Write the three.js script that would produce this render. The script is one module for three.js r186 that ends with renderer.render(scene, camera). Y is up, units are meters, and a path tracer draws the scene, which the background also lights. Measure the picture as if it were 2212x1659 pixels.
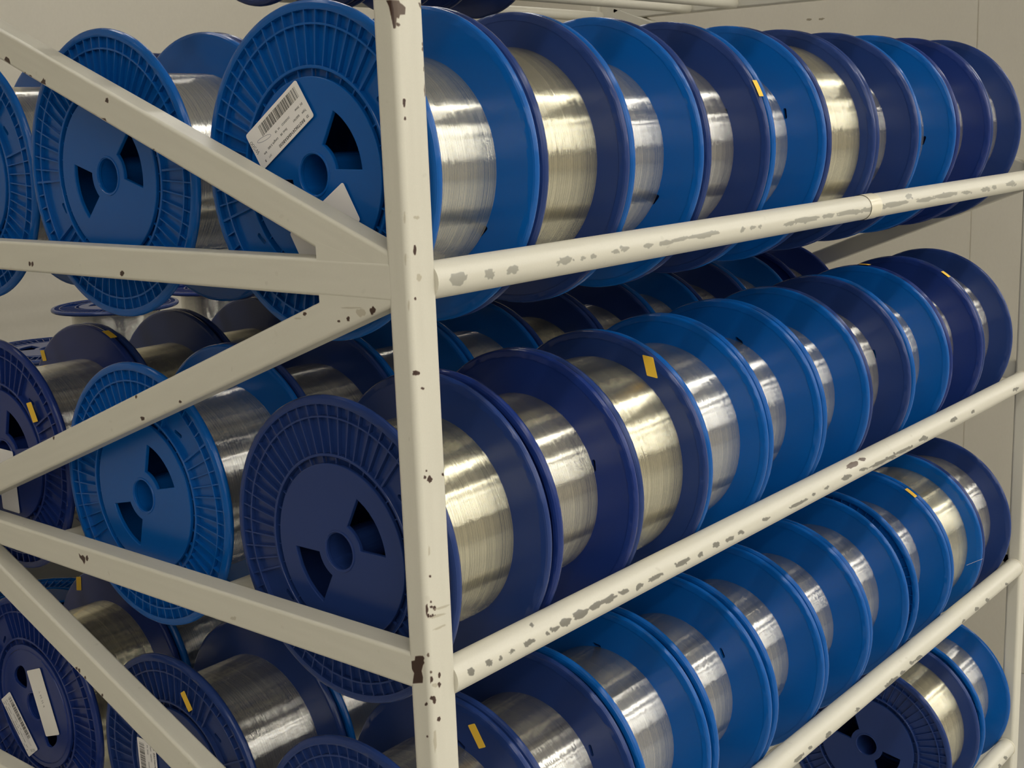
import * as THREE from 'three';
import { mergeGeometries, toCreasedNormals } from 'three/addons/utils/BufferGeometryUtils.js';
import { RectAreaLightUniformsLib } from 'three/addons/lights/RectAreaLightUniformsLib.js';

// ---------------------------------------------------------------- camera, light, exposure
RectAreaLightUniformsLib.init();
const scene = new THREE.Scene();
scene.background = new THREE.Color(0x000000);
const YO = 1.42;                                  // height above the floor of the upper shelf's spool axes
const F = 2759.5, CX = 1106, CY = 829.5;
const camPos = new THREE.Vector3(-0.6054, 0.0294 + YO, 0.6843);
const camFwd = new THREE.Vector3(0.74959, -0.199187, -0.63122).normalize();
const camUp = new THREE.Vector3(0.176648, 0.979258, -0.09924).normalize();
const camRight = new THREE.Vector3().crossVectors(camFwd, camUp).normalize();
const camera = new THREE.PerspectiveCamera(33.461, 2212 / 1659, 0.02, 40);
camera.position.copy(camPos); camera.up.copy(camUp);
camera.lookAt(camPos.clone().add(camFwd));
scene.add(camera);
const renderer = new THREE.WebGLRenderer({ antialias: true });
renderer.toneMapping = THREE.LinearToneMapping;
renderer.toneMappingExposure = 0.385;
renderer.shadowMap.enabled = true;
const CEIL = YO + 1.32, LAMP_W = 0.09, LAMP_L = 20;
const LAMP_Z = [-1.2, 0.95, 2.05, 2.75, 3.5, 4.3, 5.2, 6.2, 7.3];
const LAMP_COLOR = new THREE.Color(1.0, 0.978, 0.925), LAMP_I = 27;

// ---------------------------------------------------------------- helpers
function rng(seed) { let a = seed >>> 0; return () => { a = (a + 0x6D2B79F5) >>> 0; let t = Math.imul(a ^ (a >>> 15), 1 | a); t = (t + Math.imul(t ^ (t >>> 7), 61 | t)) ^ t; return ((t ^ (t >>> 14)) >>> 0) / 4294967296; }; }
const taken = {};
function numbered(n) { if (!(n in taken)) { taken[n] = 0; return n; } taken[n]++; return n + '_' + String(taken[n]).padStart(3, '0'); }
function shade(o) { o.traverse(m => { if (m.isMesh) { m.castShadow = true; m.receiveShadow = true; } }); return o; }
function part(name, geo, mat, parent, label) { const m = new THREE.Mesh(geo, mat); m.name = name; if (label) m.userData.label = label; m.castShadow = m.receiveShadow = true; parent.add(m); return m; }
function thing(name, label, category, group, pos = [0, 0, 0]) { const g = new THREE.Group(); g.name = numbered(name); g.position.set(...pos); g.userData = { label, category }; if (group) g.userData.group = group; scene.add(g); return g; }
function struct(name, geo, mat) { const m = new THREE.Mesh(geo, mat); m.name = name; m.userData.kind = 'structure'; m.castShadow = m.receiveShadow = true; scene.add(m); return m; }
function box(w, h, d, x = 0, y = 0, z = 0) { const g = new THREE.BoxGeometry(w, h, d); g.translate(x, y, z); return g; }
function pixelRay(u, v) { return camFwd.clone().addScaledVector(camRight, (u - CX) / F).addScaledVector(camUp, -(v - CY) / F).normalize(); }
function canvas(w, h) { const c = document.createElement('canvas'); c.width = Math.round(w); c.height = Math.round(h); return c; }
function tex(c, srgb = true) { const t = new THREE.CanvasTexture(c); if (srgb) t.colorSpace = THREE.SRGBColorSpace; t.wrapS = t.wrapT = THREE.RepeatWrapping; return t; }
function crease(g, a = 0.6) { return toCreasedNormals(g.index ? g.toNonIndexed() : g, a); }
function lathe(profile, seg = 96, a = 0.6) { const g = new THREE.LatheGeometry(profile.map(p => new THREE.Vector2(p[0], p[1])), seg); g.rotateZ(-Math.PI / 2); return crease(g, a); }   // profile: [radius, x]
function toYZ(g, x) { g.rotateY(-Math.PI / 2); g.translate(x, 0, 0); return crease(g, 0.16); }   // shape (z, y), thickness towards -x
function merge(list) { return mergeGeometries(list.map(g => (g.index ? g.toNonIndexed() : g)), false); }

// ---------------------------------------------------------------- materials
const mat = (color, roughness = 0.5, extra = {}) => new THREE.MeshPhysicalMaterial({ color, roughness, side: THREE.DoubleSide, ...extra });
const noiseCanvas = (w, h, base, amp, seed, cell = 1) => {
  const c = canvas(w, h), g = c.getContext('2d'), r = rng(seed); const im = g.createImageData(c.width, c.height);
  const gw = 24, gh = 24, grid = Array.from({ length: gw * gh }, () => r() - 0.5);
  for (let y = 0; y < c.height; y++) for (let x = 0; x < c.width; x++) {
    const fx = x / c.width * gw, fy = y / c.height * gh, x0 = Math.floor(fx), y0 = Math.floor(fy), tx = fx - x0, ty = fy - y0;
    const G = (i, j) => grid[((j + gh) % gh) * gw + ((i + gw) % gw)];
    const n = (G(x0, y0) * (1 - tx) + G(x0 + 1, y0) * tx) * (1 - ty) + (G(x0, y0 + 1) * (1 - tx) + G(x0 + 1, y0 + 1) * tx) * ty;
    const d = (n * 0.6 + (r() - 0.5) * 0.4) * amp, i = (y * c.width + x) * 4;
    im.data[i] = base[0] + d; im.data[i + 1] = base[1] + d; im.data[i + 2] = base[2] + d; im.data[i + 3] = 255;
  }
  g.putImageData(im, 0, 0); return c;
};
const plastic = color => new THREE.MeshPhysicalMaterial({ color, roughness: 0.24, specularIntensity: 0.6, side: THREE.DoubleSide });
const PAINT = [205, 200, 184];
const M = {
  wall: mat(0xffffff, 0.6, { map: tex(noiseCanvas(512, 512, [194, 188, 174], 6, 11)) }),
  ceiling: mat(0xc9c6be, 0.8), floor: mat(0xffffff, 0.45, { map: tex(noiseCanvas(512, 512, [172, 170, 163], 14, 12)) }),
  paint: mat(new THREE.Color().setStyle(`rgb(${PAINT.join(',')})`), 0.38),
  joint: mat(0xcfc9b9, 0.8),
  blue: plastic(0x07549f), navy: plastic(0x21376d), violet: plastic(0x1b306e),
  yellow: mat(0xf2c33c, 0.7), white: mat(0xf0ebe6, 0.65),
  tape: mat(0xddd5bd, 0.25),
  weld: mat(0xd9d2be, 0.45), lampHousing: mat(0xdedede, 0.5),
  diffuser: new THREE.MeshStandardMaterial({ color: 0xffffff, emissive: LAMP_COLOR, emissiveIntensity: LAMP_I * 0.5, roughness: 0.6 }),
  dark: mat(0x4d5056, 0.5),
  steel: mat(0x8d8f92, 0.35, { metalness: 0.9 }),
};
// wound fibre: turns run round the drum, so it is smooth along the turns and rough across them
function fibreNormals() {                          // each turn is a fine round thread: its normals fan out along the axis, hardly along the turn
  const w = 512, h = 2048, d = new Uint8Array(w * h * 4), r = rng(77);
  const lay = (gw, gh) => { const g = Array.from({ length: gw * gh }, () => r() - 0.5); return (x, y) => { const fx = x / w * gw, fy = y / h * gh, x0 = Math.floor(fx), y0 = Math.floor(fy); let tx = fx - x0, ty = fy - y0; tx = tx * tx * (3 - 2 * tx); ty = ty * ty * (3 - 2 * ty); const G = (i, j) => g[(j % gh) * gw + (i % gw)]; return (G(x0, y0) * (1 - tx) + G(x0 + 1, y0) * tx) * (1 - ty) + (G(x0, y0 + 1) * (1 - tx) + G(x0 + 1, y0 + 1) * tx) * ty; }; };
  const a = lay(100, 1), b = lay(128, 90), c = lay(80, 420);
  const row = Array.from({ length: h }, (_, y) => (((y * 0.6180339887 + 0.12 * r()) % 1) * 2 - 1) * FAN);
  for (let y = 0; y < h; y++) for (let x = 0; x < w; x++) {
    const nu = 0.045 * a(x, y) + 0.022 * b(x, y) + 0.03 * c(x, y), nv = row[y], nz = Math.sqrt(1 - nv * nv - nu * nu), i = (y * w + x) * 4;
    d[i] = 127.5 + 127.5 * nu; d[i + 1] = 127.5 + 127.5 * nv; d[i + 2] = 127.5 + 127.5 * nz; d[i + 3] = 255;
  }
  const t = new THREE.DataTexture(d, w, h); t.magFilter = THREE.LinearFilter; t.minFilter = THREE.LinearFilter; t.wrapS = t.wrapT = THREE.RepeatWrapping; t.needsUpdate = true; return t;
}
const FAN = 0.84;
function fibreColour(rgb, seed) {
  const w = 256, h = 256, d = new Uint8Array(w * h * 4), r = rng(seed); const col = Array.from({ length: h }, () => (r() - 0.5) * 10);
  for (let y = 0; y < h; y++) for (let x = 0; x < w; x++) { const n = col[y] + (r() - 0.5) * 8, i = (y * w + x) * 4; for (let k = 0; k < 3; k++) d[i + k] = Math.max(0, Math.min(255, rgb[k] + n)); d[i + 3] = 255; }
  const t = new THREE.DataTexture(d, w, h); t.colorSpace = THREE.SRGBColorSpace; t.magFilter = THREE.LinearFilter; t.wrapS = t.wrapT = THREE.RepeatWrapping; t.needsUpdate = true; return t;
}
const threads = fibreNormals();
const fibre = (rgb, rough, seed) => new THREE.MeshPhysicalMaterial({ color: 0xffffff, map: fibreColour(rgb, seed), metalness: 0.93, roughness: rough, normalMap: threads, side: THREE.DoubleSide });
M.silver = fibre([226, 223, 214], 0.13, 5); M.gold = fibre([232, 225, 196], 0.15, 6); M.pale = fibre([230, 225, 206], 0.14, 7);

// ---------------------------------------------------------------- the room
const X0 = -9, X1 = 14, Z0 = -2.0, Z1 = 8.6;
struct('floor', box(X1 - X0 + 0.4, 0.1, Z1 - Z0 + 0.4, (X0 + X1) / 2, -0.05, (Z0 + Z1) / 2), M.floor);
struct('ceiling', box(X1 - X0 + 0.4, 0.1, Z1 - Z0 + 0.4, (X0 + X1) / 2, CEIL + 0.05, (Z0 + Z1) / 2), M.ceiling);
struct('wall_left', box(0.1, CEIL, Z1 - Z0, X0 - 0.05, CEIL / 2, (Z0 + Z1) / 2), M.wall);
struct('wall_front', box(X1 - X0, CEIL, 0.1, (X0 + X1) / 2, CEIL / 2, Z1 + 0.05), M.wall);
const XA = 2.6, ZA = 0.5;                          // the rack stands in a recess: its right side ends at x = XA, the aisle runs on
const wallR = struct('wall_right', box(0.1, CEIL, ZA - Z0 + 0.1, XA + 0.052, CEIL / 2, (Z0 + ZA) / 2 - 0.05), M.joint);
const wallB = struct('wall_back', box(XA - X0, CEIL, 0.1, (X0 + XA) / 2, CEIL / 2, Z0 - 0.054), M.joint);
struct('wall_aisle', box(X1 - XA, CEIL, 0.1, (X1 + XA) / 2, CEIL / 2, ZA - 0.05), M.wall);
struct('wall_end', box(0.1, CEIL, Z1 - ZA, X1 + 0.05, CEIL / 2, (ZA + Z1) / 2), M.wall);
{ const PW = 1.6, s0 = -0.492;
  for (let z = s0 - PW; z < ZA; z += PW) { const a = Math.max(z, Z0), b = Math.min(z + PW, ZA); if (b - a > 0.05) part('panel', box(0.02, CEIL - 0.004, b - a - 0.003, XA + 0.01, CEIL / 2, (a + b) / 2), M.wall, wallR); }
  for (let x = XA - 1.9; x > X0 - 1.9; x -= 1.9) { const a = Math.max(x, X0), b = x + 1.9; part('panel', box(b - a - 0.005, CEIL - 0.004, 0.02, (a + b) / 2, CEIL / 2, Z0 - 0.01), M.wall, wallB); }
}
LAMP_Z.forEach((z, li) => {
  const L = z < 0 ? 3.4 : LAMP_L, cx = z < 0 ? 0.7 : 3.6;
  const g = thing('ceiling_light', z < 0 ? 'long ceiling light strip behind the storage rack' : `${['', 'first', 'second', 'third', 'fourth', 'fifth', 'sixth', 'seventh', 'eighth'][li]} long ceiling light strip in front of the rack`, 'ceiling light', 'light strips on the ceiling', [cx, CEIL, z]);
  part('housing', box(L + 0.04, 0.06, LAMP_W + 0.04, 0, -0.03, 0), M.lampHousing, g);
  part('diffuser', box(L, 0.012, LAMP_W, 0, -0.064, 0), M.diffuser, g);
  const l = new THREE.RectAreaLight(LAMP_COLOR, LAMP_I, L, LAMP_W); l.position.set(0, -0.074, 0); l.rotation.x = -Math.PI / 2; g.add(l);
});

// ---------------------------------------------------------------- the rack
const ray = new THREE.Raycaster();
function uvAt(mesh, u, v) { ray.set(camPos, pixelRay(u, v)); const h = ray.intersectObject(mesh, false); return h.length ? h[0].uv : null; }
function ragged(cx, cy, w, h, seed, rot) { const r = rng(seed * 7 + 3), out = [blob(cx, cy, w, h, seed, rot)]; const n = Math.round(2 + w / 9); for (let i = 0; i < n; i++) { const t = (r() - 0.5) * (w * 1.15), o = (r() - 0.5) * h * 0.9; out.push(blob(cx + t * Math.cos(rot) - o * Math.sin(rot), cy + t * Math.sin(rot) + o * Math.cos(rot), 2 + 7 * r(), 2 + 5 * r(), seed * 31 + i, rot + (r() - 0.5) * 1.5)); } return out; }
function blob(cx, cy, w, h, seed, rot = 0) { const r = rng(seed), n = 16, p = []; for (let i = 0; i < n; i++) { const a = i / n * Math.PI * 2, k = 0.5 * (0.72 + 0.5 * r()); const x = Math.cos(a) * w * k, y = Math.sin(a) * h * k; p.push([cx + x * Math.cos(rot) - y * Math.sin(rot), cy + x * Math.sin(rot) + y * Math.cos(rot)]); } return p; }
const RUST = '#3a261d', BROWN = '#5a4a3e', BARE = '#9a978b', BARE2 = '#77746a', SCUFF = '#b3ab97';
// chips: [colour, polygon in photograph pixels]; each corner is traced onto the painted surface it lies on
function paintChips(mesh, w, h, chips, seed) {
  mesh.updateMatrixWorld(true);
  const c = noiseCanvas(w, h, PAINT, 7, seed), g = c.getContext('2d'), r = rng(seed + 1);
  for (let i = 0; i < 26; i++) { g.fillStyle = `rgba(120,112,95,${0.04 + 0.08 * r()})`; const x = r() * w, y = r() * h; g.beginPath(); g.ellipse(x, y, 1 + 3 * r(), 1 + 6 * r(), r() * 3, 0, 7); g.fill(); }
  for (const [col, poly] of chips) {
    const q = poly.map(p => uvAt(mesh, p[0], p[1])).filter(Boolean); if (q.length < 3) continue;
    g.fillStyle = col; g.beginPath(); q.forEach((t, i) => (i ? g.lineTo(t.x * w, (1 - t.y) * h) : g.moveTo(t.x * w, (1 - t.y) * h))); g.closePath(); g.fill();
  }
  const m = M.paint.clone(); m.color.set(0xffffff); m.map = tex(c); mesh.material = m;
}
// a tube of rounded rectangular section from p0 to p1; wx across (world x), wb the other side
function beamGeo(p0, p1, wx, wb, rad = 0.0032, v0 = 0, v1 = 1) {
  const L = new THREE.Vector3().subVectors(p1, p0), len = L.length(); L.normalize(); const A = new THREE.Vector3(1, 0, 0), B = new THREE.Vector3().crossVectors(L, A).normalize();
  const prof = []; const corner = (cx, cy, a0) => { for (let i = 0; i <= 5; i++) { const a = a0 + i / 5 * Math.PI / 2; prof.push([cx + rad * Math.cos(a), cy + rad * Math.sin(a), Math.cos(a), Math.sin(a)]); } };
  const hx = wx / 2 - rad, hb = wb / 2 - rad;
  prof.push([wx / 2, 0, 1, 0]); corner(hx, hb, 0); corner(-hx, hb, Math.PI / 2); corner(-hx, -hb, Math.PI); corner(hx, -hb, 1.5 * Math.PI); prof.push([wx / 2, 0, 1, 0]);
  let s = 0; const S = prof.map((p, i) => (i ? (s += Math.hypot(p[0] - prof[i - 1][0], p[1] - prof[i - 1][1])) : 0)); const per = s;
  const pos = [], nor = [], uv = [], idx = [];
  for (let e = 0; e < 2; e++) { const P = e ? p1 : p0; prof.forEach((p, i) => { const q = P.clone().addScaledVector(A, p[0]).addScaledVector(B, p[1]), n = A.clone().multiplyScalar(p[2]).addScaledVector(B, p[3]); pos.push(q.x, q.y, q.z); nor.push(n.x, n.y, n.z); uv.push(S[i] / per, e ? v1 : v0); }); }
  const n = prof.length; for (let i = 0; i < n - 1; i++) idx.push(i, i + 1, n + i, i + 1, n + i + 1, n + i);
  for (let e = 0; e < 2; e++) { const P = e ? p1 : p0, base = pos.length / 3, sg = e ? 1 : -1; pos.push(P.x, P.y, P.z); nor.push(L.x * sg, L.y * sg, L.z * sg); uv.push(0.5, e); prof.forEach(p => { const q = P.clone().addScaledVector(A, p[0]).addScaledVector(B, p[1]); pos.push(q.x, q.y, q.z); nor.push(L.x * sg, L.y * sg, L.z * sg); uv.push(0.5, e); }); for (let i = 1; i < n; i++) e ? idx.push(base, base + i, base + i + 1) : idx.push(base, base + i + 1, base + i); }
  const g = new THREE.BufferGeometry(); g.setAttribute('position', new THREE.Float32BufferAttribute(pos, 3)); g.setAttribute('normal', new THREE.Float32BufferAttribute(nor, 3)); g.setAttribute('uv', new THREE.Float32BufferAttribute(uv, 2)); g.setIndex(idx); return g;
}
const V = (x, y, z) => new THREE.Vector3(x, y + YO, z);
const RB = 0.0125, ZB = 0.1126;                                        // front bars
const TY = [0.291, 0, -0.2762, -0.5478, -0.8240];                        // spool axes, shelf by shelf (0: above the picture)
const BY = [0.203, -0.068, -0.3430, -0.6146, -0.8908];                    // bars
const HY = [0.203, -0.0662, -0.3305, -0.6, -0.885];                    // end-frame rails
const ROWZ = [0, -0.257, -0.508], XN = -0.0217, XFAR = 1.178, ZREAR = -0.6;
const POST = [0.0266, 0.0194];
const rack = thing('storage_rack', 'cream painted steel tube rack with chipped rust spots holding fibre spools', 'rack');
const yTop = 0.66, yBot = -YO;
function tubeX(y, z, r, x0, x1, seg = 40) { const g = new THREE.CylinderGeometry(r, r, x1 - x0, seg, 1, false, Math.PI); g.rotateZ(-Math.PI / 2); g.translate((x0 + x1) / 2, y + YO, z); return g; }
const painted = {};
for (const [side, px, s] of [['near', XN, -1], ['far', XFAR, 1]]) {
  const post = (z, y0, y1, name) => part(name, beamGeo(V(px, y0, z), V(px, y1, z), POST[0], POST[1], 0.004, y0 + 0.8, y1 + 0.8), M.paint, rack);
  const fp = post(ZB - 0.0002, yBot, yTop, 'post'); post(ZREAR, yBot, yTop, 'post');
  if (side === 'near') painted.post = fp;
  const mx = px + s * 0.0029;                                          // rails and braces lie flush with the outer side
  for (let t = 0; t < 5; t++) { const m = part('end_rail', beamGeo(V(mx, HY[t], ZB), V(mx, HY[t], ZREAR), 0.0205, 0.0255, 0.0028), M.paint, rack); if (side === 'near') painted['h' + t] = m; }
  const brace = (z0, y0, z1, y1, key) => { const m = part('diagonal_brace', beamGeo(V(mx + 0.0004 * -s, y0, z0), V(mx + 0.0004 * -s, y1, z1), 0.0203, key === 'd3' ? 0.0285 : 0.0245, 0.0028), M.paint, rack); if (side === 'near') painted[key] = m; };
  for (const yo of [0, HY[3] - HY[1]]) { const gs = new THREE.Shape([[0.037, -0.042], [0.1, -0.058], [0.1, -0.073], [0.037, -0.089]].map(p => new THREE.Vector2(p[0], p[1]))); const gg = new THREE.ExtrudeGeometry(gs, { depth: 0.0196, bevelEnabled: false }); gg.rotateY(-Math.PI / 2); gg.translate(mx + 0.0098, YO + yo, 0); part('gusset', gg, M.paint, rack); }
  brace(ZB, -0.0632, -0.567, 0.1985, 'd1');
  brace(ZB, -0.0664, -0.567, -0.330, 'd2');
  brace(-0.567, -0.331, ZB, -0.604, 'd3');
  brace(ZB, -0.604, -0.567, -0.884, 'd4');
  brace(-0.567, 0.21, ZB, 0.47, 'd0');
}
// bars the spools lie on: a stout one in front, thin rods behind
const xa = XN + POST[0] / 2 - 0.002, xb = XFAR - POST[0] / 2 + 0.002;
for (let t = 0; t < 5; t++) {
  if (t > 0) painted['b' + t] = part('front_bar', tubeX(BY[t], ZB, RB, xa, xb), M.paint, rack);
  else part('front_bar', tubeX(BY[t], ZB, RB, xa, xb), M.paint, rack);
  for (let r = 0; r < 3; r++) { const rr = 0.008, yb = BY[t] + (t ? 0 : -0.006), dy = TY[t] - yb, dz = Math.sqrt((0.1182 + rr) ** 2 - dy * dy);
    for (const sgn of r ? [1, -1] : [-1]) part('rod', tubeX(yb, ROWZ[r] + sgn * dz, rr, xa - 0.004, xb + 0.004, 24), M.paint, rack); }
}
{ const g = new THREE.CylinderGeometry(RB + 0.0007, RB + 0.0007, 0.026, 40, 1, true); g.rotateZ(-Math.PI / 2); g.translate(0.652, BY[1] + YO, ZB); part('tape_band', g, M.tape, rack, 'band of clear tape round the bar'); }
// weld beads where bars and rails meet the posts
for (const t of [1, 2, 3, 4]) for (const x of [xb - 0.0025]) { const g = new THREE.TorusGeometry(RB - 0.0002, 0.0013, 8, 32); g.rotateY(Math.PI / 2); g.translate(x, BY[t] + YO, ZB); part('weld_bead', g, M.weld, rack); }

// chips copied from the photograph
{ let sd = 100; const B = (col, list) => list.map(([x, y, w, h, rot]) => [col, blob(x, y, w * 1.3, h * 1.2, sd++, rot || 0)]);
  const q = (s, ox, oy, pts) => pts.map(([x, y]) => [ox + s * x, oy + s * y]);
  paintChips(painted.post, 192, 2048, [
    [BROWN, [[837, 1], [862, 1], [864, 6], [870, 10], [876, 16], [875, 31], [864, 32], [862, 40], [857, 38], [855, 60], [851, 62], [847, 45], [842, 22]]],
    [RUST, [[834, 1], [846, 1], [850, 20], [852, 45], [853, 61], [850, 61], [846, 40], [841, 15]]],
    [RUST, q(0.1266, 820, 1300, [[610, 930], [680, 922], [740, 925], [765, 960], [750, 1000], [765, 1040], [740, 1080], [715, 1180], [740, 1290], [735, 1385], [660, 1385], [550, 1390], [560, 1450], [540, 1490], [510, 1420], [455, 1370], [460, 1260], [510, 1200], [590, 1215], [545, 1130], [535, 1015], [600, 1000]])],
    [RUST, q(0.1266, 820, 1300, [[866, 1275], [895, 1275], [915, 1320], [905, 1360], [878, 1370], [866, 1400]])],
    ...B(RUST, [[873, 221, 5, 17], [875, 256, 4, 6], [896, 540, 5, 16], [897, 645, 4, 6], [898, 806, 12, 9], [913, 839, 6, 4, 0.3], [918, 1031, 5, 6], [928, 1035, 9, 12], [957, 1025, 5, 5], [921, 1017, 3, 4], [929, 1245, 4, 4], [922, 1316, 4, 19], [932, 1311, 5, 5], [939, 1314, 5, 9], [931, 1300, 3, 4], [925, 1330, 4, 7], [930, 1331, 3, 5], [935, 1331, 5, 7], [940, 1330, 3, 4], [949, 1458, 4, 11], [949, 1479, 5, 10], [934, 1508, 10, 8], [938, 1512, 6, 14], [921, 1521, 4, 7, 0.5], [948, 1553, 6, 9], [923, 1591, 3, 4], [985, 1432, 3, 18], [987, 1496, 5, 7], [943, 612, 3, 14]]),
    ...B(BROWN, [[860, 53, 8, 6, 0.6], [908, 12, 4, 14, -0.4], [911, 20, 3, 12], [913, 95, 3, 6], [914, 106, 5, 8], [918, 195, 3, 24], [925, 1415, 4, 8], [917, 150, 4, 10], [931, 1452, 4, 5]]),
    ...B(SCUFF, [[945, 1330, 30, 4, -0.3], [950, 1355, 24, 4, -0.4], [955, 1312, 30, 4, -0.3], [940, 1480, 10, 8], [900, 470, 10, 6], [905, 600, 8, 14], [940, 1600, 6, 40], [874, 470, 3, 20], [876, 560, 3, 20], [883, 660, 3, 20], [927, 1190, 3, 20]]),
  ], 21);
  const bars = {
    b1: [BARE, [[991, 601, 36, 30], [1057, 592, 22, 24], [1108, 582, 24, 18], [1221, 563, 32, 18], [1259, 557, 9, 8], [1282, 554, 14, 10], [1330, 543, 14, 10], [1350, 538, 16, 12], [1402, 530, 22, 10], [1440, 524, 34, 10], [1470, 517, 36, 10], [1520, 508, 62, 12], [1545, 502, 20, 7], [1605, 494, 8, 9], [1626, 492, 14, 7], [1640, 490, 6, 5], [1705, 483, 26, 8], [1740, 475, 60, 12], [1790, 466, 26, 10], [1835, 459, 56, 11], [1885, 452, 60, 11], [1934, 441, 50, 12], [1963, 424, 16, 12], [2000, 431, 40, 10], [2040, 422, 56, 10], [2088, 416, 18, 8], [2128, 409, 18, 9], [2148, 404, 10, 10], [2183, 397, 20, 11]]],
    b2: [BARE2, [[1018, 1450, 15, 18], [1056, 1432, 15, 16], [1082, 1420, 5, 9], [1106, 1406, 8, 9], [1143, 1388, 28, 11], [1149, 1351, 5, 10], [1182, 1368, 7, 9], [1200, 1359, 18, 10], [1223, 1343, 28, 18], [1254, 1326, 36, 18], [1287, 1309, 28, 16], [1314, 1295, 38, 14], [1348, 1278, 26, 11], [1382, 1265, 20, 9], [1415, 1248, 36, 10], [1473, 1216, 36, 10], [1513, 1198, 13, 9], [1547, 1177, 16, 12], [1577, 1164, 20, 9], [1600, 1150, 14, 7], [1655, 1122, 16, 6], [1725, 1088, 40, 7], [1758, 1068, 10, 6], [1785, 1054, 10, 5], [1827, 1032, 24, 9], [1865, 1014, 14, 7], [1905, 997, 60, 7], [1953, 972, 44, 7], [1993, 948, 18, 8], [2058, 907, 14, 8], [2101, 890, 7, 5], [2195, 840, 12, 5]]],
    b3: [BARE2, [[1726, 1637, 26, 8], [1750, 1616, 9, 6], [1790, 1585, 14, 8], [1852, 1532, 6, 8], [1925, 1474, 40, 9], [1950, 1453, 14, 6], [1984, 1421, 16, 7], [1972, 1431, 8, 5], [2111, 1315, 9, 10], [2133, 1297, 8, 8], [2082, 1343, 7, 8], [2175, 1262, 4, 8]]],
    b4: [BARE2, [[2160, 1654, 6, 10], [2172, 1638, 5, 9]]],
  };
  for (const k in bars) paintChips(painted[k], 160, 2048, bars[k][1].flatMap(([x, y, w, h], i) => ragged(x, y, w, h, 400 + i, k === 'b1' ? -0.17 : k === 'b2' ? -0.46 : -0.7).map(p => [bars[k][0], p])).concat(k === 'b2' ? B(BROWN, [[1841, 1004, 22, 10, -0.4], [1862, 992, 12, 7]]) : []), 31 + k.charCodeAt(1));
  paintChips(painted.d1, 192, 2048, [...B(RUST, [[17, 133, 8, 22, -0.4], [65, 167, 7, 9, -0.5], [94, 179, 8, 15], [54, 159, 3, 6], [231, 217, 6, 9], [223, 262, 12, 14, 0.6], [331, 329, 8, 13], [138, 213, 3, 4]]), ...B(SCUFF, [[160, 226, 14, 4, 0.5], [198, 246, 22, 6, 0.5], [245, 279, 24, 4, 0.5], [325, 333, 14, 4, 0.5]])], 41);
  paintChips(painted.h1, 192, 2048, B(RUST, [[64, 570, 4, 9], [70, 570, 4, 9], [264, 590, 7, 10]]), 42);
  paintChips(painted.d2, 192, 2048, [...B(RUST, [[294, 857, 4, 6], [389, 868, 5, 5], [308, 904, 7, 7], [116, 946, 3, 7], [658, 678, 6, 6], [805, 671, 9, 14, 0.2], [752, 689, 6, 9], [732, 694, 5, 4]]), ...B(SCUFF, [[779, 675, 17, 15], [643, 688, 12, 3], [760, 665, 40, 3]])], 43);
  paintChips(painted.h2, 192, 2048, [[RUST, [[170, 1195], [175, 1201], [179, 1199], [184, 1205], [184, 1214], [182, 1219], [178, 1211], [172, 1204]]], ...B(RUST, [[188, 1206, 5, 9], [344, 1300, 5, 8, -0.4], [768, 1458, 9, 3, 0.4], [780, 1463, 8, 3, 0.2]]), ...B(SCUFF, [[504, 1336, 9, 7]])], 44);
  paintChips(painted.d3, 192, 2048, B(RUST, [[165, 1445, 4, 7], [171, 1449, 4, 8], [184, 1464, 3, 6], [221, 1502, 3, 6]]), 45);
}

// ---------------------------------------------------------------- spools
const R = 0.118, T = 0.0075, W = 0.1085;
const rim = (n = 8) => { const p = []; for (let i = 0; i <= n; i++) { const a = Math.PI / 2 - i / n * Math.PI; p.push([0.1142 + 0.00375 * Math.cos(a), T / 2 + 0.00375 * Math.sin(a)]); } return p; };
const RIBS = 60, NOTCH = [35, 215];
const inNotch = a => NOTCH.some(n => Math.abs(((a - n + 540) % 360) - 180) < 13);
function arcShape(r0, r1) { const s = new THREE.Shape(); s.absarc(0, 0, r1, 0, Math.PI * 2, false); const h = new THREE.Path(); h.absarc(0, 0, r0, 0, Math.PI * 2, true); s.holes.push(h); return s; }
function capsule(r, deg, len, wid) { const a = deg * Math.PI / 180, c = [Math.cos(a) * r, Math.sin(a) * r], t = a + Math.PI / 2 + 0.25, p = new THREE.Path(); const dx = Math.cos(t) * len / 2, dy = Math.sin(t) * len / 2; p.absarc(c[0] + dx, c[1] + dy, wid / 2, t - Math.PI / 2, t + Math.PI / 2, false); p.absarc(c[0] - dx, c[1] - dy, wid / 2, t + Math.PI / 2, t + 1.5 * Math.PI, false); p.closePath(); return p; }
function flangePlain() { return lathe([[0.0722, T], [0.1132, T], [0.1142, T], ...rim(6).slice(1, -1), [0.1142, 0], [0.1118, 0], [0.1112, 0.0006], [0.1108, 0.0042], [0.0748, 0.0042], [0.0745, 0.0006], [0.0722, 0.0006], [0.0722, T]], 80); }
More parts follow.
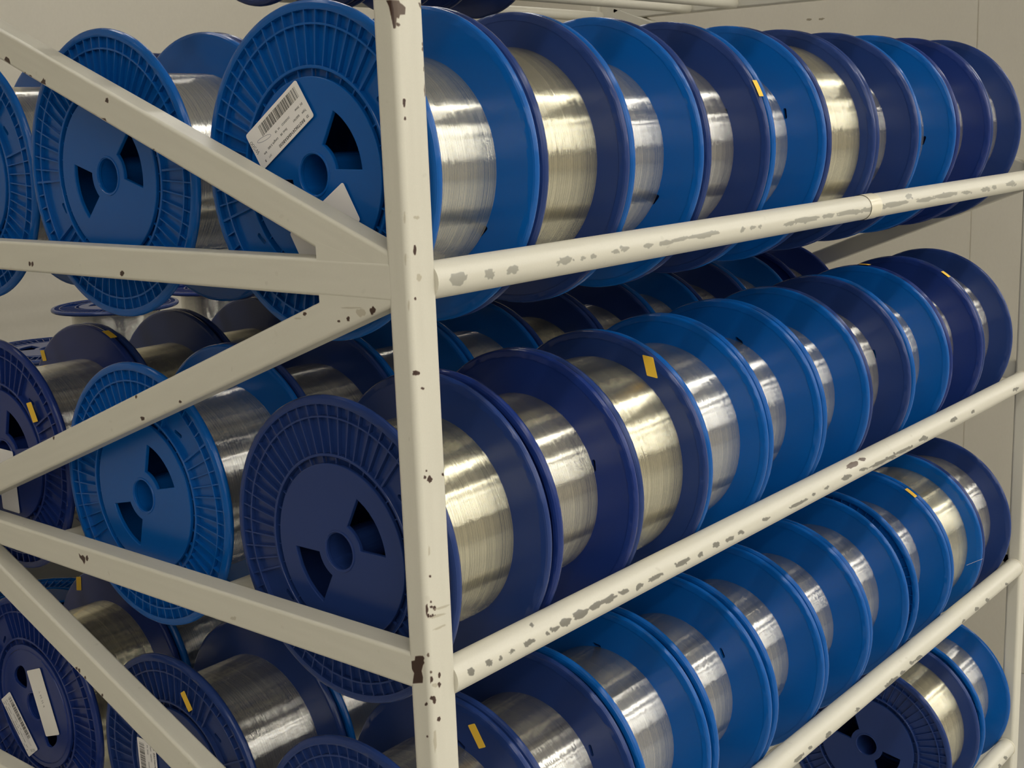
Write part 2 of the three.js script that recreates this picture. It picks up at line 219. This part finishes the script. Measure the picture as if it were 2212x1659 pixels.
function flangeRibbed() {
  const list = [lathe([[0.1108, T], [0.1132, T], [0.1142, T], ...rim(8).slice(1, -1), [0.1142, 0], [0.1122, 0], [0.1112, 0.0006], [0.1108, 0.0054]], 120)];
  const gr = new THREE.ExtrudeGeometry(arcShape(0.063, 0.0724), { depth: 0.0012, bevelEnabled: false, curveSegments: 60 }); list.push(toYZ(gr, T));
  const web = arcShape(0.0722, 0.1112); for (const n of NOTCH) web.holes.push(capsule(0.0815, n, 0.007, 0.0034));
  const wg = new THREE.ExtrudeGeometry(web, { depth: T - 0.0046, bevelEnabled: false, curveSegments: 60 }); list.push(toYZ(wg, T));
  list.push(lathe([[0.1012, 0.0054], [0.1012, 0.001], [0.1014, 0.0008], [0.1026, 0.0008], [0.1028, 0.001], [0.1028, 0.0054]], 100));
  list.push(lathe([[0.0722, T], [0.0722, 0.0008], [0.0726, 0.0004], [0.0741, 0.0004], [0.0745, 0.0008], [0.0747, 0.0054]], 100));
  for (let i = 0; i < RIBS; i++) {
    const deg = i * 360 / RIBS, cut = inNotch(deg), r0 = cut ? 0.1024 : 0.0743, edge = !cut && (inNotch(deg + 6) || inNotch(deg - 6));
    const g = box(0.0038, edge ? 0.0017 : 0.0011, 0.1114 - r0, 0.0010 + 0.0019, 0, (r0 + 0.1114) / 2); g.rotateX(-deg * Math.PI / 180); list.push(g.toNonIndexed());
  }
  for (let i = 0; i < 30; i++) { const g = box(0.0022, 0.0011, 0.0062, 0.0042, 0, 0.0694); g.rotateX(-(i * 12 + 4) * Math.PI / 180); list.push(g.toNonIndexed()); }
  return merge(list);
}
function hubPlate(kind) {
  const s = new THREE.Shape(); s.absarc(0, 0, 0.0664, 0, Math.PI * 2, false);
  const b = new THREE.Path(); b.absarc(0, 0, 0.0146, 0, Math.PI * 2, true); s.holes.push(b);
  for (const base of [0, 180]) {
    const p = new THREE.Path(), d = Math.PI / 180;
    if (kind === 0) { const r0 = 0.0225, r1 = 0.0495; p.absarc(0, 0, r1, (base + 3) * d, (base + 62) * d, false); p.absarc(0, 0, r0, (base + 64) * d, (base + 8) * d, true); p.closePath(); }
    else { const c = [Math.cos((base + 32) * d), Math.sin((base + 32) * d)], pts = []; for (let i = 0; i < 28; i++) { const a = i / 28 * Math.PI * 2, x = 0.0125 * Math.cos(a) * (1), y = 0.0135 * Math.sin(a) * (1 + 0.45 * Math.cos(a)); const rr = 0.034 + x; pts.push(new THREE.Vector2(c[0] * rr - c[1] * y, c[1] * rr + c[0] * y)); } p.setFromPoints(pts); p.closePath(); }
    s.holes.push(p);
  }
  const g = new THREE.ExtrudeGeometry(s, { depth: 0.0022, bevelEnabled: true, bevelThickness: 0.0007, bevelSize: 0.0006, bevelSegments: 2, curveSegments: 48 });
  const step = lathe([[0.0612, 0.0006], [0.0616, -0.0004], [0.0622, 0.0006]], 90);
  return merge([toYZ(g, 0.0034), lathe([[0.0146, 0.004], [0.0146, 0.0002], [0.015, -0.0002], [0.0162, -0.0002], [0.0166, 0.0008]], 48), ...(kind === 0 ? [] : [step])]);
}
const G = { plain: flangePlain(), ribbed: flangeRibbed(), hub: hubPlate(0), hub2: hubPlate(1) };
G.hubPlain = lathe([[0.0688, 0.0034], [0.0688, 0.0006], [0.0682, 0], [0.0146, 0], [0.0146, 0.0034]], 48);
G.drum = lathe([[0.0735, T - 0.001], [0.0735, W - T + 0.001]], 64); G.bore = lathe([[0.0146, 0.002], [0.0146, W - 0.002]], 32);
const woundCache = {};
function wound(rad) { const k = rad.toFixed(4); if (!woundCache[k]) { const g = new THREE.CylinderGeometry(rad, rad, W - 2 * T + 0.001, 128, 1, true); g.rotateZ(-Math.PI / 2); g.translate(W / 2, 0, 0); woundCache[k] = g; } return woundCache[k]; }
const SHELF = ['top shelf', 'upper shelf', 'second shelf', 'third shelf', 'lowest shelf'];
const ORD = ['first', 'second', 'third', 'fourth', 'fifth', 'sixth', 'seventh', 'eighth', 'ninth', 'tenth'];
const ROWN = ['front row', 'middle row', 'rear row'];
const CN = { blue: 'bright blue', navy: 'navy', violet: 'dark violet blue' };
let rollSeed = rng(2024);
// t shelf, r row, k place from the corner post, xf far rim, c colour, w wound radius, f fibre kind
function spool(t, r, k, xf, c, w, f, o = {}) {
  const place = `${ORD[k]} from rusty corner post, ${ROWN[r]}, ${SHELF[t]}`;
  const lab = o.label || `${CN[c]} spool of ${f === 'silver' ? 'silver' : 'golden'} fibre, ${place}`;
  const g = thing('fiber_spool', lab, 'spool', `spools in ${ROWN[r]} of ${SHELF[t]}`, [xf - W + T / 2, TY[t] - R + YO, ROWZ[r]]);
  const roll = o.roll !== undefined ? o.roll : rollSeed() * 360, rx = -roll * Math.PI / 180, m = M[c];
  const add = (name, geo, mt, x, flip) => { const p = part(name, geo, mt, g); p.position.set(x, R, 0); p.rotation.set(flip ? -rx : rx, flip ? Math.PI : 0, 0, flip ? 'YXZ' : 'XYZ'); return p; };
  add('flange', o.face ? G.ribbed : G.plain, m, 0, false);
  add('flange', o.farFace ? G.ribbed : G.plain, m, W, true);
  add('hub_plate', o.face ? (o.face === 2 ? G.hub2 : G.hub) : G.hubPlain, m, 0, false);
  add('hub_plate', o.face ? G.hub : G.hubPlain, m, W, true);
  add('drum', G.drum, m, 0, false);
  if (o.face) add('bore_tube', G.bore, m, 0, false);
  add('fiber_winding', wound(w), M[f], 0, false);
  return g;
}
const PITCH = 0.1113;
const T1x = [0.1052, 0.2164, 0.3252, 0.4383, 0.5500, 0.6623, 0.7722, 0.8810, 0.9944, 1.1029], T1r = [0.0821, 0.0905, 0.0812, 0.0831, 0.0788, 0.1021, 0.0826, 0.081, 0.0845, 0.0885];
const T1c = ['blue', 'navy', 'blue', 'navy', 'blue', 'navy', 'navy', 'blue', 'violet', 'navy'], T1f = ['pale', 'gold', 'silver', 'silver', 'silver', 'gold', 'silver', 'silver', 'silver', 'silver'];
const T2x = [0.1055, 0.2206, 0.3292, 0.4374, 0.5481, 0.6599, 0.7691, 0.8833, 0.9948, 1.1036], T2r = [0.0845, 0.0799, 0.0941, 0.0898, 0.08, 0.0794, 0.081, 0.0823, 0.0813, 0.088];
const T2c = ['navy', 'violet', 'navy', 'blue', 'blue', 'blue', 'navy', 'blue', 'violet', 'navy'], T2f = ['gold', 'pale', 'gold', 'silver', 'silver', 'silver', 'silver', 'silver', 'silver', 'silver'];
const T3x = [0.1065, 0.2163, 0.3307, 0.4456, 0.5602, 0.6710, 0.7800, 0.9100, 1.0212, 1.1304], T3r = [0.079, 0.0759, 0.0801, 0.0761, 0.0781, 0.0763, 0.0822, 0.0798, 0.0989, 0.0904];
const T3c = ['navy', 'navy', 'blue', 'blue', 'blue', 'blue', 'blue', 'blue', 'blue', 'navy'], T3f = ['silver', 'silver', 'silver', 'silver', 'silver', 'silver', 'silver', 'silver', 'gold', 'silver'];
const S = {};
for (let k = 0; k < 10; k++) {
  S['10' + k] = spool(1, 0, k, T1x[k], T1c[k], T1r[k], T1f[k], { farFace: 1, face: k === 0 ? 1 : 0, roll: k === 0 ? 0 : undefined, label: k === 0 ? 'bright blue spool with barcode label beside rusty corner post, front row, upper shelf' : undefined });
  S['20' + k] = spool(2, 0, k, T2x[k], T2c[k], T2r[k], T2f[k], { farFace: 1, face: k === 0 ? 1 : 0, roll: k === 0 ? 2 : undefined, label: k === 0 ? 'unlabelled dark navy spool beside rusty corner post, front row, second shelf' : k === 2 ? 'navy spool with yellow tag on rim, third from rusty corner post, second shelf' : undefined });
  S['30' + k] = spool(3, 0, k, T3x[k], T3c[k], T3r[k], T3f[k], { farFace: 1, face: k === 0 || k === 7 ? 1 : 0, label: k === 0 ? 'navy spool with yellow tag beside rusty corner post, front row, third shelf' : undefined });
}
S['408'] = spool(4, 0, 8, 1.038, 'navy', 0.0974, 'gold', { face: 1, roll: 110, label: 'navy spool with bare ribbed face on lowest shelf, front row' });
S['409'] = spool(4, 0, 9, 1.1595, 'blue', 0.0877, 'silver', { face: 1, label: 'bright blue spool against far post on lowest shelf, front row' });
const c1 = ['blue', 'navy', 'navy', 'blue', 'navy', 'blue', 'blue', 'navy', 'blue', 'navy'];
for (let k = 0; k < 10; k++) {
  S['11' + k] = spool(1, 1, k, 0.108 + PITCH * k, c1[k], 0.083, 'silver', { face: k === 0 ? 1 : 0, roll: k === 0 ? -15 : undefined });
  S['21' + k] = spool(2, 1, k, 0.112 + PITCH * k + (k === 9 ? 0.032 : 0), ['blue', 'navy', 'blue', 'blue', 'navy', 'navy', 'blue', 'navy', 'blue', 'violet'][k], 0.082, k === 4 ? 'gold' : 'silver', { face: k === 0 ? 1 : 0, roll: k === 0 ? 14 : undefined });
  if (k < 6) S['31' + k] = spool(3, 1, k, 0.120 + PITCH * k, ['navy', 'blue', 'navy', 'blue', 'navy', 'blue'][k], 0.083, 'silver', { face: k === 0 ? 1 : 0, roll: k === 0 ? 8 : undefined, label: k === 0 ? 'navy spool with yellow tag and barcode label, first in middle row, third shelf' : undefined });
}
for (let k = 0; k < 4; k++) {
  S['12' + k] = spool(1, 2, k, 0.119 + PITCH * k, ['blue', 'navy', 'navy', 'blue'][k], 0.083, 'silver', { face: k === 0 ? 1 : 0, roll: k === 0 ? -5 : undefined });
  S['22' + k] = spool(2, 2, k, 0.122 + PITCH * k, ['violet', 'navy', 'navy', 'navy'][k], 0.081, k ? 'gold' : 'silver', { face: k === 0 ? 1 : 0, roll: k === 0 ? 12 : undefined, label: k === 0 ? 'violet blue spool with yellow tag on ribbed face, first in rear row, second shelf' : undefined });
  S['32' + k] = spool(3, 2, k, 0.122 + PITCH * k, ['violet', 'blue', 'navy', 'navy'][k], 0.083, k ? 'silver' : 'gold', { face: k === 0 ? 2 : 0, roll: k === 0 ? 98 : undefined, label: k === 0 ? 'violet blue spool with two white labels, first in rear row, third shelf' : undefined });
}
[[0, 0.212], [1, 0.495], [2, 0.612], [3, 0.772]].forEach(([k, x]) => { S['02' + k] = spool(0, 2, k, x, 'navy', 0.083, 'silver', {}); });

// ---------------------------------------------------------------- labels and tags stuck on the spools
function labelTexture(kind) {
  const c = canvas(720, 312), g = c.getContext('2d'); g.fillStyle = '#ece7e2'; g.fillRect(0, 0, 720, 312);
  if (kind === 0) return tex(c);
  const r = rng(9); g.fillStyle = '#0a0a0a'; let x = 44; const x1 = kind === 2 ? 560 : 560;
  while (x < x1) { const w = 2 + Math.floor(r() * 3) * 2.2; g.fillRect(x, 196, w, 88); x += w + 2 + Math.floor(r() * 3) * 2.2; }
  g.font = 'bold 26px sans-serif'; g.fillText('ID', 44, 44); g.font = 'bold 34px sans-serif'; g.fillText('BRDT062414845AB030', 96, 46);
  g.font = '22px sans-serif'; g.fillText('DPT', 560, 46); g.font = 'bold 26px sans-serif'; g.fillText('B', 636, 46);
  g.font = 'bold 24px sans-serif'; g.fillText('Type', 40, 92); g.fillText('G657A1', 124, 100); g.fillText('Deal. 08', 296, 100); g.fillText('Length 3.500', 420, 100); g.fillText('km', 592, 92);
  g.fillText('DC  3mw', 44, 150); g.fillStyle = '#6b6b6b'; g.fillText('24AB0033', 220, 150); g.fillStyle = '#222'; g.fillText('nt  18', 360, 150);
  g.strokeStyle = '#6f6f80'; g.lineWidth = 3; g.beginPath(); g.ellipse(556, 176, 84, 16, 0.25, 0, 7); g.stroke();
  g.font = 'italic 46px serif'; g.fillStyle = '#555'; g.save(); g.translate(660, 120); g.rotate(1.35); g.fillText('W500', 0, 0); g.restore();
  return tex(c);
}
const MB = new THREE.MeshPhysicalMaterial({ map: labelTexture(1), roughness: 0.45, side: THREE.DoubleSide }), MW = mat(0xebe6e1, 0.45), MF = new THREE.MeshPhysicalMaterial({ map: (() => { const c = canvas(480, 200), g = c.getContext('2d'), r = rng(3); g.fillStyle = '#e6e1d8'; g.fillRect(0, 0, 480, 200); g.fillStyle = '#8a8680'; g.font = 'italic 34px serif'; g.fillText('7 M H 4', 150, 110); return tex(c); })(), roughness: 0.6, side: THREE.DoubleSide });
// a rounded rectangle on the plane x = const; corners given as [y, z] around the sheet, starting top-left of its print
function sheet(name, sp, x, cTL, cTR, cBL, m, label, rad = 0.0018, th = 0.0003, yo = YO) {
  const P = c => new THREE.Vector2(c[1], c[0] + yo), a = P(cTL), ux = P(cTR).sub(a), uy = P(cBL).sub(a), w = ux.length(), h = uy.length(); ux.normalize(); uy.normalize();
  const s = new THREE.Shape(), n = 5; const cor = (cx, cy, a0) => { for (let i = 0; i <= n; i++) { const t = a0 + i / n * Math.PI / 2; const px = cx + rad * Math.cos(t), py = cy + rad * Math.sin(t); (s.currentPoint.x === 0 && s.curves.length === 0 && i === 0 && a0 === Math.PI) ? s.moveTo(px, py) : s.lineTo(px, py); } };
  cor(rad, rad, Math.PI); cor(w - rad, rad, 1.5 * Math.PI); cor(w - rad, h - rad, 0); cor(rad, h - rad, Math.PI / 2);
  const g = new THREE.ExtrudeGeometry(s, { depth: th, bevelEnabled: false }); const p = g.attributes.position, uv = g.attributes.uv;
  for (let i = 0; i < p.count; i++) { const lx = p.getX(i), ly = p.getY(i), d = p.getZ(i); uv.setXY(i, lx / w, 1 - ly / h); const z = a.x + ux.x * lx + uy.x * ly, y = a.y + ux.y * lx + uy.y * ly; p.setXYZ(i, x - d - sp.position.x, y - sp.position.y, z - sp.position.z); }
  g.computeVertexNormals(); return part(name, g, m, sp, label);
}
const tagLabel = 'small yellow paper tag';
sheet('barcode_label', S['100'], -0.0006, [0.0401, 0.0063], [0.0033, -0.0523], [0.0651, -0.0103], MB, 'white barcode label with printed text and pen marks');
sheet('blank_label', S['100'], -0.0006, [-0.005, 0.0309], [-0.0306, 0.046], [-0.0415, -0.0277], MW, 'blank white label');
const nx = s => s.position.x - 0.0007;
sheet('paper_label', S['320'], nx(S['320']), [-0.5091, -0.514], [-0.576, -0.4901], [-0.499, -0.4867], MF, 'white label with pencil marks');
sheet('barcode_label', S['320'], nx(S['320']), [-0.5583, -0.5764], [-0.6116, -0.5312], [-0.5437, -0.5559], MB, 'scuffed white barcode label');
sheet('barcode_label', S['310'], nx(S['310']), [-0.5238, -0.288], [-0.593, -0.288], [-0.5238, -0.317], MB, 'white barcode label');
sheet('blank_label', S['220'], nx(S['220']), [-0.2702, -0.4898], [-0.3343, -0.4898], [-0.2702, -0.522], MW, 'white label');
const tag = (sp, x, a, b, c) => sheet('yellow_tag', sp, x, a, b, c, M.yellow, tagLabel, 0.0008, 0.0003);
const inner = (s, d = 0) => s.position.x + W - T - 0.0002 + d;
tag(S['300'], inner(S['300']), [-0.4486, 0.0276], [-0.466, 0.0387], [-0.4449, 0.0349]);
tag(S['202'], inner(S['202']), [-0.1758, 0.0535], [-0.1942, 0.0581], [-0.1773, 0.0648]);
// tags whose corners are traced from the photograph onto the flange face they are stuck to
function pixTag(sp, x, p0, p1, p2) { const on = ([u, v]) => { const d = pixelRay(u, v), t = (x - camPos.x) / d.x; return [camPos.y + d.y * t - YO, camPos.z + d.z * t]; }; tag(sp, x, on(p0), on(p1), on(p2)); }
pixTag(S['220'], S['220'].position.x + 0.0006, [57, 871], [72, 913], [67, 868]);
pixTag(S['310'], S['310'].position.x + 0.0006, [390, 1497], [408, 1538], [398, 1492]);
pixTag(S['220'], inner(S['220']), [87, 757], [93, 780], [95, 756]);
pixTag(S['320'], inner(S['320']), [165, 1246], [166, 1275], [175, 1246]);
// tags folded over a rim: a short curved strip round the edge
function rimTag(sp, x, u, v, len = 0.016) {
  let best = 1e9, a = 0; const c = sp.position; for (let k = 0; k < 720; k++) { const t = k * Math.PI / 360, p = new THREE.Vector3(c.x + x, c.y + R + R * Math.sin(t), c.z + R * Math.cos(t)).sub(camPos), w = p.dot(camFwd), e = (CX + F * p.dot(camRight) / w - u) ** 2 + (CY - F * p.dot(camUp) / w - v) ** 2; if (e < best) { best = e; a = t; } }
  const g = new THREE.CylinderGeometry(R + 0.0006, R + 0.0006, 0.0078, 6, 1, true, -a - len / R / 2, len / R); g.rotateZ(-Math.PI / 2); g.translate(x, R, 0); part('yellow_tag', g, M.yellow, sp, tagLabel);
}
rimTag(S['103'], W - T / 2, 1635, 192); rimTag(S['208'], W - T / 2, 2043, 592, 0.012); rimTag(S['208'], T / 2, 1868, 570, 0.014); rimTag(S['307'], W - T / 2, 1966, 1066); rimTag(S['220'], W - T / 2, 238, 721);

function hair(sp, x, pts, rad = 0.00018) { const on = ([u, v]) => { const d = pixelRay(u, v), t = (x - camPos.x) / d.x; return camPos.clone().addScaledVector(d, t).sub(sp.position); }; part('stray_fiber', new THREE.TubeGeometry(new THREE.CatmullRomCurve3(pts.map(on)), 16, rad, 5), M.white, sp, 'thin stray fibre end'); }
hair(S['308'], inner(S['308']) - 0.0006, [[2088, 1221], [2105, 1214], [2123, 1207]]);

// ---------------------------------------------------------------- the trolley behind the rack with spools lying flat
{ const ty = YO - 0.388, lx0 = -0.15, lx1 = 1.25, lz0 = -1.72, lz1 = -0.86;
  const tr = thing('trolley', 'steel two shelf trolley standing between the rack and back wall', 'trolley', null, [(lx0 + lx1) / 2, 0, (lz0 + lz1) / 2]);
  const w = lx1 - lx0, d = lz1 - lz0;
  part('top_shelf', box(w, 0.024, d, 0, ty - 0.012, 0), M.dark, tr); part('lower_shelf', box(w, 0.024, d, 0, YO - 0.75 - 0.012, 0), M.dark, tr);
  for (const sx of [-1, 1]) for (const sz of [-1, 1]) part('leg', box(0.03, ty - 0.02, 0.03, sx * (w / 2 - 0.02), (ty - 0.02) / 2, sz * (d / 2 - 0.02)), M.dark, tr);
  const flat = (x, y, z, c, label) => { const g = thing('fiber_spool', label, 'spool', 'spools lying flat on the trolley', [x, y, z]); const inn = new THREE.Group();
    const add = (name, geo, mt, yy, flip) => { const p = part(name, geo, mt, g); p.position.set(0, yy, 0); p.rotation.z = flip ? -Math.PI / 2 : Math.PI / 2; return p; };
    add('flange', G.ribbed, M[c], W, true); add('flange', G.plain, M[c], 0, false); add('hub_plate', G.hub, M[c], W, true); add('drum', G.drum, M[c], W, true); add('fiber_winding', wound(0.082), M.silver, W, true); return g; };
  flat(0.772, ty, -1.461, 'navy', 'navy spool lying flat on trolley top near the back wall');
  flat(0.42, ty, -1.1, 'navy', 'navy spool lying flat on trolley top close to rack');
  flat(1.05, ty, -1.5, 'violet', 'violet blue spool lying flat at trolley top end');
  flat(0.3, YO - 0.748, -1.02, 'blue', 'bright blue spool lying flat on lower trolley shelf');
}
// small scuffs on the wall panel
for (const [u, v] of [[1748, 42], [1775, 41]]) { const d = pixelRay(u, v), t = (XA - camPos.x) / d.x, p = camPos.clone().addScaledVector(d, t), s = new THREE.Shape(); blob(0, 0, 0.016, 0.006, u).forEach((q, i) => (i ? s.lineTo(...q) : s.moveTo(...q))); const g = new THREE.ExtrudeGeometry(s, { depth: 0.0005, bevelEnabled: false }); g.rotateY(-Math.PI / 2); g.translate(XA, p.y, p.z); part('scuff_mark', g, mat(0x8c8472, 0.8), wallR); }
scene.traverse(o => { if (o.isMesh) { o.castShadow = true; o.receiveShadow = true; } });
renderer.render(scene, camera);
